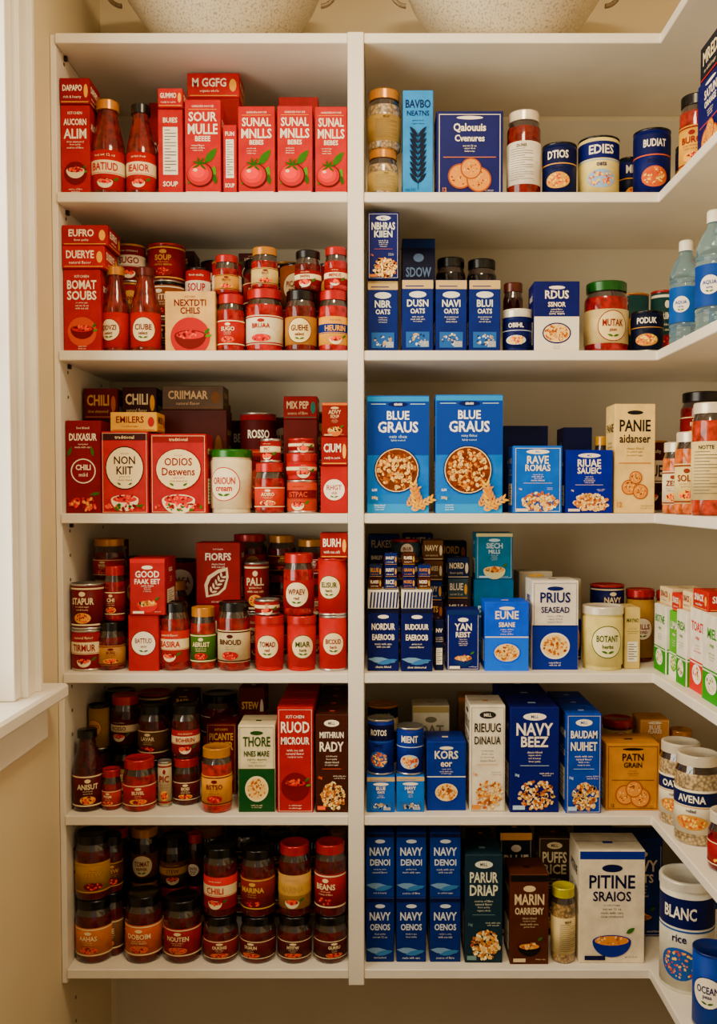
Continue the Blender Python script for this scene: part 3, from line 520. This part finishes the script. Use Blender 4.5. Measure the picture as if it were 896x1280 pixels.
# ------------------------------------------------------------------ bowls on top
def bowl(px):
    X=conv(px,20,.16)[0]; mb=MB(); C=M('#cabb9c','ceramic'); D=M('#7a6444','ceramic')
    pr=[(0,0),(.09,0),(.095,.004),(.115,.02),(.142,.05),(.169,.085),(.196,.125),(.214,.17),(.221,.2)]
    inn=[(r-.008,z+.006) for r,z in pr[1:]][::-1]
    lathe(mb,[(C,pr+[(.226,.203),(.222,.208),(.212,.206)]+inn+[(0,.006)])],64)
    for s in(-1,1):
        V=[];Fc=[];n=18
        for i in range(n+1):
            a=-math.pi/2+math.pi*i/n; cx=s*(.206+.034*math.cos(a)); cz=.155+.045*math.sin(a)
            for k in range(8):
                b=k*math.pi/4; V.append((cx+s*.005*math.cos(b)*math.cos(a),.005*math.sin(b),cz+.005*math.cos(b)*math.sin(a)))
        for i in range(n):
            for k in range(8): Fc.append([i*8+k,i*8+(k+1)%8,(i+1)*8+(k+1)%8,(i+1)*8+k])
        mb.add(V,Fc,D,True)
    mb.done('ceramic_bowl',(X,.115,SZ[0]+.0003))
bowl(281); bowl(628)
# ------------------------------------------------------------------ shelving
SH=M('#e8decb','wood')
def solo(name,*a,mat=SH,bv=.0015): mb=MB(); box(mb,*a,mat,bv=bv); return mb.done(name)
ZT=SZ[0]; ZBm=SZ[6]-TK-.012
for i,z in enumerate(SZ):
    solo('shelf_board',XL+.013,D0,0,YB-.001,z-TK,z)
    mb=MB(); x0,x1,x2=D1,XE,XR-.001; y0,y1,y2=-1.25,0,YB-.001
    P=[(x0,y1),(x1,y1),(x1,y0),(x2,y0),(x2,y2),(x0,y2)]
    bm=bmesh.new(); vs=[bm.verts.new((p[0],p[1],z-TK)) for p in P]; f=bm.faces.new(vs); r=bmesh.ops.extrude_face_region(bm,geom=[f])
    for v in [g for g in r['geom'] if isinstance(g,bmesh.types.BMVert)]: v.co.z=z
    bmesh.ops.recalc_face_normals(bm,faces=bm.faces[:]); bmesh.ops.bevel(bm,geom=bm.edges[:],offset=.0015,segments=1,affect='EDGES')
    bm.verts.ensure_lookup_table(); mb.add([v.co[:] for v in bm.verts],[[v.index for v in f.verts] for f in bm.faces],SH); bm.free(); mb.done('corner_shelf_board')
solo('shelf_divider',D0+.0002,D1-.0002,-.003,YB-.001,ZBm,ZT+.001)
mb=MB(); box(mb,XL+.001,XL+.0128,.006,YB-.001,ZBm,ZT,SH)
G=M('#3a362f','metal')
for i in range(7):
    z=SZ[i]-TK-.02
    for yy in(.05,.28):
        for k in range(3): box(mb,XL+.0127,XL+.0134,yy,yy+.006,z-.05*k,z-.05*k+.006,G,bv=0)
    box(mb,XL+.0127,XL+.02,.05,.058,z+.010,z+.0195,G)
mb.done('shelf_side_panel')
# ------------------------------------------------------------------ room
WP=M('#dfcca2','paint'); WG=M('#d0c3a6','paint'); TR=M('#f4eee0','wood')
HZ=2.8; YF=-3.0
solo('wall_back',XL-.12,XR+.12,YB,YB+.1,0,HZ,mat=WP,bv=0)
solo('backing_panel',XL+.0135,XR-.002,YB-.0008,YB-.0002,0.1,ZT-.03,mat=WG,bv=0)
solo('wall_right',XR,XR+.1,YF,YB,0,HZ,mat=WP,bv=0)
zs=conv(82,853,-.075)[1]; wy0,wy1,wz1=-1.7,-.215,2.55
mb=MB()
for a in((YF,wy0,0,HZ),(wy1,YB,0,HZ),(wy0,wy1,0,zs-.03),(wy0,wy1,wz1,HZ)): box(mb,XL-.12,XL,*a,WP,bv=0)
mb.done('wall_left')
solo('floor',XL-.12,XR+.12,YF,YB+.1,-.05,0,mat=M('#5a4330','wood'),bv=0); solo('ceiling',XL-.12,XR+.12,YF,YB+.1,HZ,HZ+.05,mat=M('#e8e0d0','paint'),bv=0)
mb=MB(); cw=.07
for a in((wy1+.001,wy1+cw,zs,wz1+cw),(wy0-cw,wy0-.001,zs,wz1+cw),(wy0,wy1,wz1+.001,wz1+cw)):
    box(mb,XL+.0004,XL+.018,*a,TR)
box(mb,XL+.016,XL+.026,wy1+cw-.014,wy1+cw-.001,zs,wz1+cw-.001,TR); box(mb,XL+.016,XL+.023,wy1+.003,wy1+.012,zs,wz1,TR)
for a in((wy1-.03,wy1-.002),(wy0+.002,wy0+.03)): box(mb,XL-.115,XL+.012,*a,zs+.001,wz1-.001,TR)
box(mb,XL-.115,XL+.012,wy0+.031,wy1-.031,wz1-.03,wz1-.001,TR)
mid=(zs+wz1)/2
for (za,zb,xo) in((zs+.002,mid+.02,-.05),(mid-.02,wz1-.031,-.08)):
    for a in((wy1-.08,wy1-.031,za,zb),(wy0+.031,wy0+.08,za,zb),(wy0+.081,wy1-.081,za,za+.05),(wy0+.081,wy1-.081,zb-.04,zb)): box(mb,XL+xo-.025,XL+xo,*a,TR)
mb.done('window_1')
mb=MB(); box(mb,XL-.11,XL+.05,wy0-.1,-.075,zs-.028,zs-.0003,TR,bv=.005); box(mb,XL+.0004,XL+.018,wy0-.07,-.10,zs-.10,zs-.0285,TR,bv=.003); mb.done('trim_1')
for n,a in(('baseboard_left',(XL,XL+.015,YF,YB,0,.12)),('baseboard_back',(XL+.015,XR-.015,YB-.015,YB,0,.1)),('baseboard_right',(XR-.015,XR,YF,YB-.015,0,.12))): solo(n,*a,mat=TR)
# ------------------------------------------------------------------ link
for o in PEND: bpy.context.scene.collection.objects.link(o)
# ------------------------------------------------------------------ lights
def area(name,loc,rot,sx,sy,e,col):
    l=bpy.data.lights.new(name,'AREA'); l.shape='RECTANGLE'; l.size=sx; l.size_y=sy; l.energy=e; l.color=col
    o=bpy.data.objects.new(name,l); o.location=loc; o.rotation_euler=rot; bpy.context.scene.collection.objects.link(o)
area('added_room_fill',(.1,-1.0,HZ-.03),(math.radians(12),0,0),.3,.3,19,(1,.76,.46))  # added warm overhead fill for the room, not an actual ceiling fixture
area('window_daylight',(XL-.35,-1.0,1.85),(0,math.radians(-90),0),1.3,1.3,50,(1,.91,.74))
w=bpy.data.worlds.new('World'); bpy.context.scene.world=w; w.use_nodes=True
bg=w.node_tree.nodes['Background']; bg.inputs[0].default_value=(1,.86,.66,1); bg.inputs[1].default_value=.34
cam=bpy.data.cameras.new('camera'); co=bpy.data.objects.new('camera',cam); bpy.context.scene.collection.objects.link(co)
co.location=(0,YC,ZC); co.rotation_euler=(math.pi/2-TH,0,0); cam.sensor_fit='VERTICAL'; cam.sensor_height=36; cam.lens=F/1280*36
cam.shift_x=-(PX0-448)/1280; cam.shift_y=(PY0-640)/1280; cam.clip_start=.01
bpy.context.scene.camera=co
